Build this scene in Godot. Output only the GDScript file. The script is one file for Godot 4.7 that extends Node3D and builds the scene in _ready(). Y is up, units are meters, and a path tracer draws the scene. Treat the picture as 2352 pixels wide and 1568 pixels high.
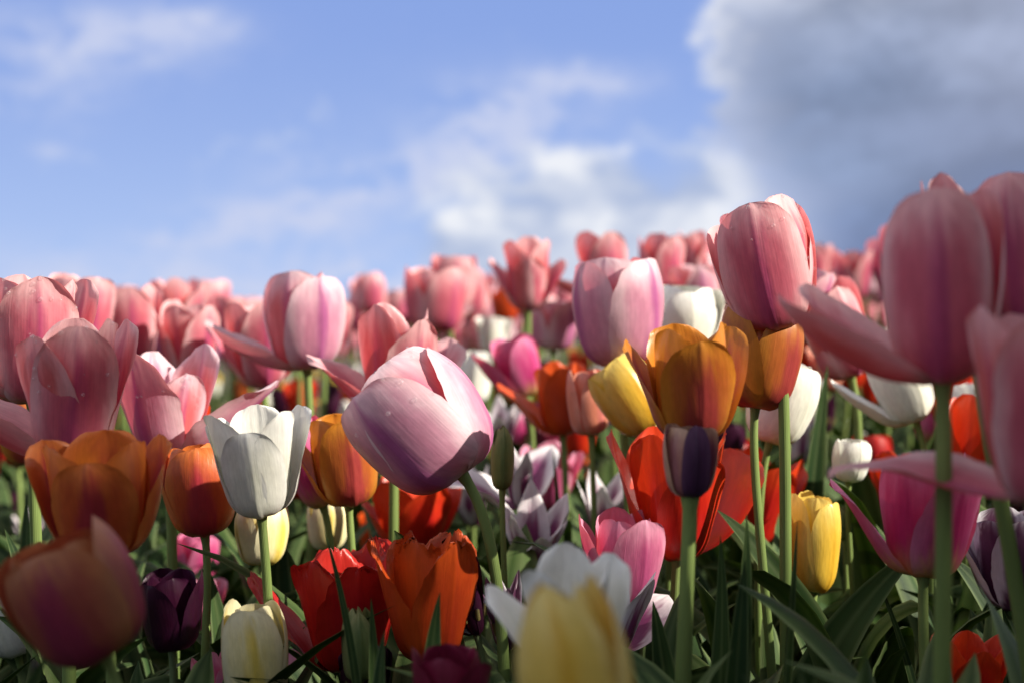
extends Node3D

const EYE := Vector3(0.0, 0.42, 0.0)
const FOCAL := 3262.0                      # focal length in units of the photograph's 2352-wide view
const SUN := Vector3(0.80, 0.50, 0.28)     # towards the sun: right of and behind the photographer

var used := {}
var petal_noise := FastNoiseLite.new()
var rng := RandomNumberGenerator.new()
var mats := {}
var heads := []                            # [projected x, y, radius, depth] of every flower placed by hand
var protos := {}


# ---------------------------------------------------------------- naming helpers
func numbered(called: String) -> String:
	var n: int = used.get(called, 0)
	used[called] = n + 1
	return called if n == 0 else "%s_%03d" % [called, n]


func tag(o: Node, label: String, category := "", group := "", kind := "") -> void:
	o.set_meta("label", label)
	if category: o.set_meta("category", category)
	if group: o.set_meta("group", group)
	if kind: o.set_meta("kind", kind)


func part(called: String, mesh: Mesh, mat: Material, parent: Node, at := Transform3D()) -> MeshInstance3D:
	var m := MeshInstance3D.new()
	m.name = called if parent != self else numbered(called)
	m.mesh = mesh
	m.material_override = mat
	m.transform = at
	parent.add_child(m, true)
	return m


# ---------------------------------------------------------------- places
func spot(px: float, py: float, d: float) -> Vector3:
	return EYE + Vector3((px - 1176.0) / FOCAL * d, (784.0 - py) / FOCAL * d, -d)


func seen_at(p: Vector3) -> Vector2:
	var q := p - EYE
	return Vector2(1176.0 + q.x / -q.z * FOCAL, 784.0 - q.y / -q.z * FOCAL)


func ground_y(x: float, z: float) -> float:
	var near := exp(-pow(Vector2(x, z + 2.0).length() / 7.0, 2.0))
	return near * (0.07 * clampf(x, -2.5, 2.5) + 0.012 * petal_noise.get_noise_2d(x * 60.0, z * 60.0))


# ---------------------------------------------------------------- sky
var sky_a := FastNoiseLite.new()
var sky_b := FastNoiseLite.new()


func blob(a: float, e: float, ca: float, ce: float, ra: float, re: float) -> float:
	return exp(-(pow((a - ca) / ra, 2.0) + pow((e - ce) / re, 2.0)))


func sky_color(az: float, el: float) -> Color:   # an azimuth (0 ahead, positive to the right) and an elevation in degrees
	var ca := deg_to_rad(az)
	var ce := deg_to_rad(el)
	var w := Vector3(sin(ca) * cos(ce), sin(ce) * 1.7, -cos(ca) * cos(ce)) * 100.0
	var n := sky_a.get_noise_3dv(w)                       # billows
	var n2 := sky_a.get_noise_3dv(w * 0.45 + Vector3(50, 0, 20))
	var fine := sky_b.get_noise_3dv(w)
	# clear air
	var up := clampf(el / 90.0, 0.0, 1.0)
	var c := Vector3(0.46, 0.60, 0.91).lerp(Vector3(0.25, 0.375, 0.76), pow(smoothstep(0.0, 0.16, up), 0.75))
	c = c.lerp(Vector3(0.10, 0.17, 0.48), smoothstep(0.12, 0.9, up))
	var here := smoothstep(36.0, 22.0, absf(az)) * smoothstep(26.0, 16.0, el)
	# the weather all round: broken cloud, lit from the south
	if here < 1.0:
		var dens := smoothstep(-0.45, 0.35, n2 * 1.2 + n * 0.5 + 0.38)
		var shade := clampf(0.55 - 0.7 * n2 + 0.5 * n, 0.0, 1.0)
		var high := smoothstep(12.0, 40.0, el)
		var far := Vector3(0.27, 0.33, 0.46).lerp(Vector3(0.62, 0.61, 0.62), high).lerp(Vector3(0.50, 0.55, 0.68).lerp(Vector3(0.95, 0.95, 0.94), high), shade)
		c = c.lerp(c.lerp(far, dens * 0.95), 1.0 - here)
	if here > 0.0:
		# thin streaks
		var v := 0.5 * blob(az, el, -17.5, 11.6, 5.0, 1.5) + 0.62 * blob(az, el, -13.3, 12.2, 2.2, 0.75) + 0.45 * blob(az, el, -18.6, 9.2, 2.4, 0.9) + 0.3 * blob(az, el, -18.0, 7.3, 0.8, 0.3)
		v += 1.0 * blob(az, el, -6.4, 6.2, 2.8, 1.0) + 0.7 * blob(az, el, -2.9, 6.9, 2.2, 0.9) + 0.9 * blob(az, el, -9.8, 4.7, 3.0, 0.8) + 0.7 * blob(az, el, -6.0, 2.2, 4.5, 0.8) + 0.6 * blob(az, el, -13.5, 4.0, 2.0, 0.4) + 1.0 * blob(az, el, -0.4, 8.7, 3.0, 1.5) + 0.5 * blob(az, el, 3.0, 10.4, 3.0, 0.6) + 0.5 * blob(az, el, -5.5, 2.6, 5.0, 1.2)
		v += 1.15 * blob(az, el, -17.0, 1.2, 7.0, 1.7) + 0.6 * blob(az, el, -4.0, 0.5, 9.0, 1.2)
		v = clampf(v * (0.75 + 1.5 * n + 0.9 * fine), 0.0, 0.8)
		c = c.lerp(Vector3(0.60, 0.65, 0.85), v * here)
		# a broken bank in the middle, with sunlit tops
		var bank := 1.35 * blob(az, el, 5.4, 3.4, 5.4, 3.2) + 0.8 * blob(az, el, 2.6, 6.6, 2.4, 1.6) + 1.25 * blob(az, el, -1.5, 4.2, 2.5, 1.9) + 0.9 * blob(az, el, 9.4, 6.0, 2.6, 2.4) + 0.5 * blob(az, el, 0.0, 1.0, 5.0, 1.2)
		bank = smoothstep(0.22, 0.95, bank + 0.55 * n + 0.22 * fine)
		var top := 1.5 * blob(az, el, -1.8, 5.05, 1.7, 0.7) + 1.3 * blob(az, el, 2.1, 7.1, 1.1, 0.85) + 0.75 * blob(az, el, 4.6, 7.7, 1.5, 0.42) + 0.75 * blob(az, el, 8.8, 7.6, 0.9, 1.2) + 0.5 * blob(az, el, 9.4, 5.6, 0.8, 1.2) + 0.45 * blob(az, el, 7.6, 4.4, 2.2, 1.0) + 0.4 * blob(az, el, 3.6, 4.2, 1.3, 2.0)
		top = clampf(top * (0.95 + 1.0 * n + 0.5 * fine) + 0.22 + 0.6 * n + 0.25 * fine, 0.0, 1.0)
		c = c.lerp(Vector3(0.42, 0.50, 0.70).lerp(Vector3(0.86, 0.88, 0.93), top), bank * 0.96 * here)
		# the great cloud at the right: bright rim, grey body, dark foot
		var edge := 7.0 + 0.20 * pow(maxf(el - 11.2, 0.0), 2.0) + 0.155 * pow(maxf(10.6 - el, 0.0), 1.75)
		var inside := az - edge + 2.3 * n + 1.0 * fine
		var lower := smoothstep(8.4, 11.4, az + 0.9 * n)
		var mass := maxf(smoothstep(-0.25, 1.15, inside), lower)
		var depth := clampf(inside / 4.5, 0.0, 1.0)
		var body := Vector3(0.45, 0.52, 0.73).lerp(Vector3(0.255, 0.325, 0.50), smoothstep(0.0, 1.0, depth))
		body = body.lerp(Vector3(0.27, 0.315, 0.455), smoothstep(13.0, 20.0, az))
		body = body.lerp(Vector3(0.165, 0.23, 0.42), smoothstep(6.8, 3.2, el) * smoothstep(10.0, 14.0, az) * 0.85)
		body = body.lerp(Vector3(0.085, 0.125, 0.25), blob(az, el, 20.5, 5.2, 4.0, 2.0) * 0.9)
		body = body.lerp(Vector3(0.40, 0.45, 0.60), 0.55 * smoothstep(9.0, 13.5, el + 1.5 * n))
		body *= 1.0 + 0.20 * n2 + 0.22 * n + 0.12 * fine
		body = body.lerp(Vector3(0.34, 0.41, 0.62), 0.45 * blob(az, el, 17.0, 8.2, 4.5, 0.8) + 0.3 * blob(az, el, 12.0, 5.9, 2.5, 0.6))
		var rim := smoothstep(2.3, 0.3, inside) * smoothstep(8.6, 10.6, el + 0.6 * n)
		rim = maxf(rim, 0.75 * blob(az, el, 11.5, 14.2, 4.0, 1.1))
		body = body.lerp(Vector3(0.78, 0.81, 0.90), clampf(rim * (0.80 + 1.1 * n + 0.4 * fine), 0.0, 0.85))
		c = c.lerp(body, mass * here)
	return Color(c.x, c.y, c.z)


func make_sky() -> ImageTexture:
	sky_a.seed = 11
	sky_a.noise_type = FastNoiseLite.TYPE_SIMPLEX_SMOOTH
	sky_a.frequency = 0.11
	sky_a.fractal_octaves = 4
	sky_a.domain_warp_enabled = true
	sky_a.domain_warp_amplitude = 4.0
	sky_a.domain_warp_frequency = 0.07
	sky_b.seed = 23
	sky_b.noise_type = FastNoiseLite.TYPE_SIMPLEX_SMOOTH
	sky_b.frequency = 0.42
	sky_b.fractal_octaves = 4
	var coarse := Image.create(512, 256, false, Image.FORMAT_RGBF)
	coarse.fill(Color(0.10, 0.12, 0.10))
	for y in 130:
		for x in 512:
			coarse.set_pixel(x, y, sky_color(wrapf((x + 0.5) / 512.0 * 360.0, -180.0, 180.0), maxf(90.0 - (y + 0.5) / 256.0 * 180.0, 0.0)))
	coarse.resize(4096, 2048, Image.INTERPOLATE_CUBIC)
	# the part above the flowers at full resolution
	for y in range(1024 - 190, 1024):
		for x in range(-280, 280):
			coarse.set_pixel(posmod(x, 4096), y, sky_color((x + 0.5) / 4096.0 * 360.0, 90.0 - (y + 0.5) / 2048.0 * 180.0))
	return ImageTexture.create_from_image(coarse)


# ---------------------------------------------------------------- materials
func petal_relief() -> ImageTexture:
	var w := 128
	var h := 256
	var im := Image.create(w, h, false, Image.FORMAT_RGB8)
	var n := FastNoiseLite.new()
	n.seed = 5
	n.frequency = 1.0
	for y in h:
		var v := float(y) / h
		for x in w:
			var u := (x + 0.5) / w * 2.0 - 1.0
			var vein := n.get_noise_2d(u * 30.0, v * 1.6) * 0.5 + n.get_noise_2d(u * 75.0 + 40.0, v * 3.0) * 0.35
			var rib := 0.55 * exp(-pow(u / 0.045, 2.0)) - 0.5 * exp(-pow((absf(u) - 0.11) / 0.05, 2.0))
			var crumple := n.get_noise_2d(u * 5.0, v * 7.0 + 20.0) * 0.35
			var g := clampf(0.5 + 0.17 * vein + 0.40 * rib * (0.4 + 0.6 * v) + 0.3 * crumple, 0.0, 1.0)
			im.set_pixel(x, y, Color(g, g, g))
	return ImageTexture.create_from_image(im)


func petal_tint() -> ImageTexture:   # fine lengthwise veins, near white
	var w := 256
	var h := 256
	var im := Image.create(w, h, false, Image.FORMAT_RGB8)
	var n := FastNoiseLite.new()
	n.seed = 9
	n.frequency = 1.0
	for y in h:
		var v := float(y) / h
		for x in w:
			var u := (x + 0.5) / w * 2.0 - 1.0
			var g := 0.95 + 0.04 * n.get_noise_2d(u * 40.0, v * 1.5) + 0.035 * n.get_noise_2d(u * 90.0 + 9.0, v * 4.0) + 0.04 * n.get_noise_2d(u * 6.0, v * 9.0)
			g = clampf(g, 0.0, 1.0)
			im.set_pixel(x, y, Color(g, g, g))
	return ImageTexture.create_from_image(im)


func leaf_relief() -> ImageTexture:
	var im := Image.create(128, 128, false, Image.FORMAT_RGB8)
	var n := FastNoiseLite.new()
	n.seed = 31
	n.frequency = 1.0
	for y in 128:
		for x in 128:
			var u := (x + 0.5) / 64.0 - 1.0
			var g := clampf(0.5 + 0.25 * sin(u * 62.0) * 0.6 + 0.3 * n.get_noise_2d(u * 20.0, y / 60.0), 0.0, 1.0)
			im.set_pixel(x, y, Color(g, g, g))
	return ImageTexture.create_from_image(im)


func make_materials() -> void:
	var relief := petal_relief()
	var tint := petal_tint()
	for kind in ["petal", "blush", "waxy", "dark"]:
		var m := StandardMaterial3D.new()
		m.resource_name = "tulip_" + kind
		m.vertex_color_use_as_albedo = true
		m.albedo_texture = tint
		m.cull_mode = BaseMaterial3D.CULL_DISABLED
		m.roughness = {"petal": 0.46, "blush": 0.44, "waxy": 0.36, "dark": 0.38}[kind]
		m.metallic_specular = {"petal": 0.42, "blush": 0.42, "waxy": 0.45, "dark": 0.4}[kind]
		m.heightmap_enabled = true
		m.heightmap_texture = relief
		m.heightmap_scale = 0.075
		m.backlight_enabled = true
		m.backlight = {"petal": Color(0.5, 0.5, 0.48), "blush": Color(0.78, 0.50, 0.49), "waxy": Color(0.72, 0.68, 0.68), "dark": Color(0.5, 0.4, 0.5)}[kind]
		mats[kind] = m
	var lr := leaf_relief()
	for kind in ["leaf", "stem"]:
		var m := StandardMaterial3D.new()
		m.resource_name = "tulip_" + kind
		m.vertex_color_use_as_albedo = true
		m.cull_mode = BaseMaterial3D.CULL_DISABLED
		m.roughness = 0.52 if kind == "leaf" else 0.55
		m.metallic_specular = 0.24
		m.heightmap_enabled = true
		m.heightmap_texture = lr
		m.heightmap_scale = 0.03
		if kind == "leaf":
			m.backlight_enabled = true
			m.backlight = Color(0.38, 0.44, 0.18)
		mats[kind] = m
	var drop := StandardMaterial3D.new()
	drop.resource_name = "water"
	drop.albedo_color = Color(1, 1, 1, 0.06)
	drop.transparency = BaseMaterial3D.TRANSPARENCY_ALPHA
	drop.roughness = 0.04
	mats["water"] = drop
	var soil := StandardMaterial3D.new()
	soil.resource_name = "soil"
	var nt := NoiseTexture2D.new()
	nt.noise = FastNoiseLite.new()
	nt.noise.frequency = 0.03
	nt.noise.fractal_octaves = 5
	nt.seamless = true
	nt.width = 512
	nt.height = 512
	var ramp := Gradient.new()
	ramp.set_color(0, Color(0.035, 0.025, 0.018).linear_to_srgb())
	ramp.set_color(1, Color(0.11, 0.08, 0.055).linear_to_srgb())
	nt.color_ramp = ramp
	soil.albedo_texture = nt
	soil.uv1_triplanar = true
	soil.uv1_world_triplanar = true
	soil.uv1_scale = Vector3(2.3, 2.3, 2.3)
	soil.roughness = 0.95
	mats["soil"] = soil


# ---------------------------------------------------------------- petals
# colours are linear: [foot, middle, margin, flame, flame width, flame reach, inner middle]
var varieties := {
	"pink": [Color(0.50, 0.36, 0.28), Color(0.66, 0.14, 0.205), Color(0.87, 0.53, 0.55), Color(0.49, 0.075, 0.20), 0.15, 0.92, Color(0.74, 0.15, 0.155)],
	"mauve": [Color(0.56, 0.46, 0.40), Color(0.68, 0.29, 0.42), Color(0.87, 0.65, 0.71), Color(0.46, 0.10, 0.32), 0.15, 0.99, Color(0.74, 0.17, 0.18)],
	"orange": [Color(0.40, 0.20, 0.05), Color(0.52, 0.08, 0.026), Color(0.70, 0.195, 0.045), Color(0.38, 0.026, 0.05), 0.40, 0.92, Color(0.72, 0.22, 0.03)],
	"amber": [Color(0.36, 0.16, 0.05), Color(0.48, 0.12, 0.028), Color(0.60, 0.23, 0.03), Color(0.36, 0.04, 0.05), 0.40, 0.85, Color(0.66, 0.22, 0.02)],
	"rose_gold": [Color(0.26, 0.17, 0.04), Color(0.33, 0.075, 0.06), Color(0.42, 0.165, 0.07), Color(0.28, 0.03, 0.085), 0.40, 0.9, Color(0.6, 0.2, 0.08)],
	"salmon": [Color(0.66, 0.42, 0.16), Color(0.76, 0.27, 0.17), Color(0.80, 0.40, 0.30), Color(0.68, 0.20, 0.18), 0.25, 0.8, Color(0.78, 0.25, 0.10)],
	"white": [Color(0.60, 0.62, 0.34), Color(0.85, 0.84, 0.74), Color(0.89, 0.88, 0.83), Color(0.80, 0.80, 0.66), 0.15, 0.7, Color(0.82, 0.81, 0.74)],
	"cream": [Color(0.62, 0.56, 0.20), Color(0.80, 0.70, 0.34), Color(0.84, 0.78, 0.50), Color(0.78, 0.58, 0.08), 0.22, 0.9, Color(0.80, 0.66, 0.25)],
	"pale_yellow": [Color(0.60, 0.45, 0.08), Color(0.80, 0.59, 0.12), Color(0.84, 0.68, 0.23), Color(0.76, 0.46, 0.035), 0.2, 0.95, Color(0.80, 0.56, 0.08)],
	"yellow": [Color(0.62, 0.45, 0.06), Color(0.80, 0.52, 0.06), Color(0.84, 0.63, 0.15), Color(0.78, 0.45, 0.035), 0.25, 0.8, Color(0.80, 0.54, 0.04)],
	"red": [Color(0.10, 0.02, 0.02), Color(0.62, 0.026, 0.012), Color(0.72, 0.06, 0.016), Color(0.50, 0.014, 0.012), 0.3, 0.8, Color(0.70, 0.05, 0.012)],
	"crimson": [Color(0.20, 0.05, 0.03), Color(0.42, 0.014, 0.018), Color(0.52, 0.024, 0.018), Color(0.34, 0.01, 0.016), 0.3, 0.8, Color(0.55, 0.025, 0.015)],
	"vermilion": [Color(0.45, 0.22, 0.03), Color(0.56, 0.06, 0.012), Color(0.64, 0.09, 0.016), Color(0.46, 0.04, 0.014), 0.25, 0.6, Color(0.68, 0.09, 0.012)],
	"purple": [Color(0.05, 0.012, 0.03), Color(0.034, 0.006, 0.020), Color(0.050, 0.009, 0.032), Color(0.026, 0.005, 0.016), 0.3, 0.8, Color(0.06, 0.008, 0.03)],
	"maroon": [Color(0.08, 0.012, 0.02), Color(0.14, 0.010, 0.032), Color(0.20, 0.018, 0.05), Color(0.10, 0.008, 0.026), 0.3, 0.8, Color(0.16, 0.01, 0.03)],
	"bicolour": [Color(0.14, 0.016, 0.08), Color(0.72, 0.66, 0.70), Color(0.78, 0.75, 0.77), Color(0.20, 0.014, 0.11), 0.50, 0.78, Color(0.72, 0.64, 0.70)],
	"dark_bicolour": [Color(0.05, 0.01, 0.03), Color(0.68, 0.62, 0.68), Color(0.74, 0.70, 0.74), Color(0.085, 0.010, 0.055), 0.80, 1.12, Color(0.5, 0.4, 0.48)],
	"plum": [Color(0.07, 0.03, 0.06), Color(0.075, 0.026, 0.075), Color(0.12, 0.05, 0.11), Color(0.05, 0.016, 0.05), 0.3, 0.9, Color(0.07, 0.02, 0.07)],
	"violet": [Color(0.30, 0.16, 0.10), Color(0.40, 0.15, 0.17), Color(0.52, 0.32, 0.22), Color(0.26, 0.07, 0.13), 0.3, 0.95, Color(0.42, 0.18, 0.14)],
	"magenta": [Color(0.80, 0.62, 0.16), Color(0.60, 0.065, 0.23), Color(0.72, 0.22, 0.40), Color(0.48, 0.025, 0.15), 0.28, 0.9, Color(0.60, 0.04, 0.16), 0.46],
	"rose": [Color(0.66, 0.50, 0.44), Color(0.64, 0.15, 0.31), Color(0.76, 0.34, 0.48), Color(0.54, 0.09, 0.25), 0.22, 0.9, Color(0.70, 0.13, 0.27)],
	"green": [Color(0.16, 0.20, 0.05), Color(0.17, 0.22, 0.07), Color(0.26, 0.26, 0.10), Color(0.10, 0.15, 0.045), 0.25, 1.0, Color(0.18, 0.22, 0.07)],
}
# mid angle, tip angle, where the foot's bowl ends, half width, cupping, tip power, tip exponent, waviness
var forms := {
	"egg": [11.0, -36.0, 0.44, 0.44, 1.0, 3.2, 0.5, 0.45],
	"slim": [5.0, -30.0, 0.38, 0.37, 1.0, 2.7, 0.52, 0.4],
	"cup": [9.0, -10.0, 0.42, 0.42, 0.95, 3.0, 0.5, 0.7],
	"goblet": [13.0, 3.0, 0.40, 0.41, 0.95, 2.8, 0.52, 0.9],
	"open": [21.0, 14.0, 0.42, 0.42, 0.9, 2.8, 0.52, 1.0],
	"lily": [12.0, 38.0, 0.34, 0.34, 0.85, 1.6, 0.88, 0.8],
	"star": [28.0, 48.0, 0.34, 0.38, 0.85, 1.8, 0.85, 0.9],
	"ragged": [14.0, 8.0, 0.38, 0.40, 0.95, 2.6, 0.5, 1.6],
	"bud": [6.0, -34.0, 0.26, 0.34, 1.0, 1.7, 0.9, 0.15],
}


const RATIO := {"egg": 0.78, "slim": 0.60, "cup": 0.76, "goblet": 0.74, "open": 0.95, "lily": 0.62, "star": 0.92, "ragged": 0.75, "bud": 0.36}


func petal_color(c: Array, u: float, ur: float, v: float, inner: bool, shift: float) -> Color:
	var s := petal_noise.get_noise_2d(ur * 150.0 + shift * 97.0, v * 24.0)
	var s2 := petal_noise.get_noise_2d(ur * 40.0 + shift * 31.0, v * 60.0 + 300.0)
	var mid: Color = c[6] if inner else c[1]
	var e := clampf(maxf(pow(absf(u), 2.0), pow(v, 4.0) * 0.95) + 0.13 * s + 0.10 * s2, 0.0, 1.0)
	var col := mid.lerp(c[2], smoothstep(0.08, 0.85, e))
	var fw: float = c[4] * (1.12 - v * 0.75 / c[5])
	var f := smoothstep(fw + 0.14, fw - 0.10, absf(ur) + 0.16 * s) * smoothstep(c[5] + 0.12, c[5] - 0.22, v + 0.10 * s)
	col = col.lerp(c[3], f * (0.95 if c[4] > 0.45 else (0.5 if inner else 0.85)))
	col = col.lerp(c[0], smoothstep(c[7] if c.size() > 7 else 0.20, 0.02, v + 0.10 * s))
	var g := 1.0 + 0.06 * s2 + 0.035 * s
	return Color(minf(col.r * g, 0.9), minf(col.g * g, 0.9), minf(col.b * g, 0.9))


func profile(f: Array, opened: float, curl: float, n: int) -> Array:   # [radius, height, angle] along a petal of length one
	var out := []
	var r := 0.035
	var h := 0.0
	for i in n + 1:
		var v := float(i) / n
		var th: float
		var sb: float = f[2]
		th = lerpf(88.0, f[0], smoothstep(0.0, sb, v)) if v < sb else f[0] + (f[1] - f[0]) * pow((v - sb) / (1.0 - sb), 1.5)
		th += opened * smoothstep(0.02, 0.40, v) + curl * v * v
		th = deg_to_rad(minf(th, 165.0))
		out.append(Vector3(r, h, th))
		r = maxf(r + sin(th) / n, 0.012)
		h += cos(th) / n
	return out


# a petal as a curved sheet: long is the flower's height, size the grid
func petal_mesh(kind: String, form: String, long: float, inner: bool, opened: float, curl: float, stretch: float, wide: float, ratio: float, layer: float, seed_at: float, nu: int, nv: int) -> ArrayMesh:
	var f: Array = forms[form]
	var c: Array = varieties[kind]
	var plain := profile(f, 0.0, 0.0, 24)
	var top := 0.0
	for p in plain: top = maxf(top, p.y)
	var scale_by := long / top * stretch
	var pr := profile(f, opened, curl, 60)
	var r0 := fposmod(seed_at * 12.9898, 1.0)
	var wave: float = f[7]
	var side_bend := petal_noise.get_noise_2d(seed_at * 71.0, 5.0) * 0.10
	var twist := petal_noise.get_noise_2d(seed_at * 53.0, 95.0) * 0.35
	var pos := PackedVector3Array()
	var col := PackedColorArray()
	var uvs := PackedVector2Array()
	var rmax := 0.0
	for p in plain: rmax = maxf(rmax, p.x)
	# the closed flower's width over its height; a petal that stands out keeps its own reach
	var girth := lerpf(ratio * top / (2.0 * rmax), 1.0, smoothstep(12.0, 34.0, opened))
	var wmax: float = f[3] * wide
	for j in nv + 1:
		var v := 1.0 - pow(1.0 - float(j) / nv, 1.5)
		var at := v * 60.0
		var low := mini(int(at), 59)
		var p: Vector3 = (pr[low] as Vector3).lerp(pr[low + 1], at - low)
		var foot := 0.30 + 0.70 * sin(minf(v / 0.5, 1.0) * PI / 2.0)
		var t := clampf((v - 0.42) / 0.58, 0.0, 1.0)
		var tip := pow(maxf(1.0 - pow(t, f[5]), 0.0), f[6])
		for i in nu + 1:
			var u := (float(i) / nu) * 2.0 - 1.0
			# the margin wanders and, near the tip, is nicked
			var edge := petal_noise.get_noise_2d(v * 110.0 + seed_at * 37.0, signf(u) * 40.0)
			var w: float = f[3] * wide * foot * maxf(tip, 0.02) * (1.0 + 0.07 * wave * edge)
			var uu := u * w
			var rho: float
			# a closed petal hugs the cup's axis; one that stands out keeps its own channel
			var loose := smoothstep(14.0, 32.0, opened)
			rho = lerpf(maxf(minf(p.x, rmax) * f[4], 0.06) * lerpf(1.0, 1.12, v), rmax * f[4] * lerpf(0.55, 1.15, v), loose)
			uu = clampf(uu, -rho * 1.4, rho * 1.4)
			w = minf(w, rho * 1.4)
			var phi := uu / rho
			var th := p.z
			var inward := Vector3(0, sin(th), -cos(th))
			var q := Vector3(0, p.y, p.x) + Vector3(rho * sin(phi), 0, 0) + Vector3(0, 0, -1).lerp(inward, loose).normalized() * rho * (1.0 - cos(phi))
			# margins flare outwards; broad undulation; crease at the midrib
			var a := absf(u)
			var ripple := petal_noise.get_noise_2d(seed_at * 29.0 + v * 34.0 + signf(u) * 9.0, u * 8.0)
			var off := 0.022 * wave * ripple * a * (0.3 + v) + 0.035 * pow(a, 4.0) * v * (0.3 + 0.7 * wave) * (-1.0 if form == "egg" or form == "slim" or form == "bud" else -1.6)
			off += 0.016 * exp(-pow(u / 0.16, 2.0)) * (1.0 - 0.4 * v) * (-1.0 if not inner else -0.6)
			off += 0.016 * petal_noise.get_noise_2d(seed_at * 83.0 + u * 12.0, v * 22.0)
			var full := clampf(w / (0.45 * wmax), 0.0, 1.0)     # the relief dies out where the sheet narrows to its tip
			q += inward * off * full * full
			# the tip's outline: uneven, slightly notched or pointed
			var dip := petal_noise.get_noise_2d(u * w / wmax * 24.0 + seed_at * 47.0, 700.0)
			var nick := absf(petal_noise.get_noise_2d(u * w / wmax * 90.0 + seed_at * 11.0, 900.0))
			var along := Vector3(0, cos(th), sin(th))
			q += along * (0.03 * wave * dip - (0.09 if form == "ragged" else 0.016) * nick) * smoothstep(0.6, 1.0, v)
			q.x += side_bend * v * v
			if twist != 0.0:
				var tw := twist * v * 0.5
				var cx := q.x
				q.x = cx * cos(tw)
				q += inward * cx * sin(tw)
			q.z += layer * smoothstep(0.0, 0.15, v)
			pos.append(q * scale_by * Vector3(girth, 1.0, girth))
			var ur := u * lerpf(1.0, w / wmax, 0.8)
			col.append(petal_color(c, u, ur, v, inner, seed_at + r0))
			uvs.append(Vector2(ur * 0.5 + 0.5, 1.0 - v))
	return grid_mesh(pos, col, uvs, nu, nv)


func grid_mesh(pos: PackedVector3Array, col: PackedColorArray, uvs: PackedVector2Array, nu: int, nv: int) -> ArrayMesh:
	var nor := PackedVector3Array()
	nor.resize(pos.size())
	var idx := PackedInt32Array()
	var row := nu + 1
	for j in nv + 1:
		for i in row:
			var k := j * row + i
			var du := pos[k + (1 if i < nu else 0)] - pos[k - (1 if i > 0 else 0)]
			var dv := pos[k + (row if j < nv else 0)] - pos[k - (row if j > 0 else 0)]
			var nn := du.cross(dv)
			nor[k] = nn.normalized() if nn.length_squared() > 1e-18 else Vector3.UP
			if i < nu and j < nv:
				idx.append_array([k, k + row, k + 1, k + 1, k + row, k + row + 1])
	var a := []
	a.resize(Mesh.ARRAY_MAX)
	a[Mesh.ARRAY_VERTEX] = pos
	a[Mesh.ARRAY_NORMAL] = nor
	a[Mesh.ARRAY_COLOR] = col
	a[Mesh.ARRAY_TEX_UV] = uvs
	a[Mesh.ARRAY_INDEX] = idx
	var m := ArrayMesh.new()
	m.add_surface_from_arrays(Mesh.PRIMITIVE_TRIANGLES, a)
	return m


# ---------------------------------------------------------------- stems and leaves
func tube_mesh(points: Array, radii: Array, tint: Color, top_tint: Color, sides := 9) -> ArrayMesh:
	var pos := PackedVector3Array()
	var col := PackedColorArray()
	var uvs := PackedVector2Array()
	var n := points.size() - 1
	for j in n + 1:
		var t: Vector3 = (points[mini(j + 1, n)] - points[maxi(j - 1, 0)]).normalized()
		var x := t.cross(Vector3(0, 0, 1)).normalized()
		var z := x.cross(t)
		for i in sides + 1:
			var a := TAU * i / sides
			pos.append(points[j] + (x * cos(a) + z * sin(a)) * radii[j])
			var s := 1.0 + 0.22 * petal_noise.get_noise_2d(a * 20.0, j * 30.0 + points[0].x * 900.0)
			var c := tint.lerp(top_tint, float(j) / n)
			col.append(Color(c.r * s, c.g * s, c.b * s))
			uvs.append(Vector2(float(i) / sides, float(j) / n))
	return grid_mesh(pos, col, uvs, sides, n)


func bezier(a: Vector3, b: Vector3, c: Vector3, t: float) -> Vector3:
	return a.lerp(b, t).lerp(b.lerp(c, t), t)


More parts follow.
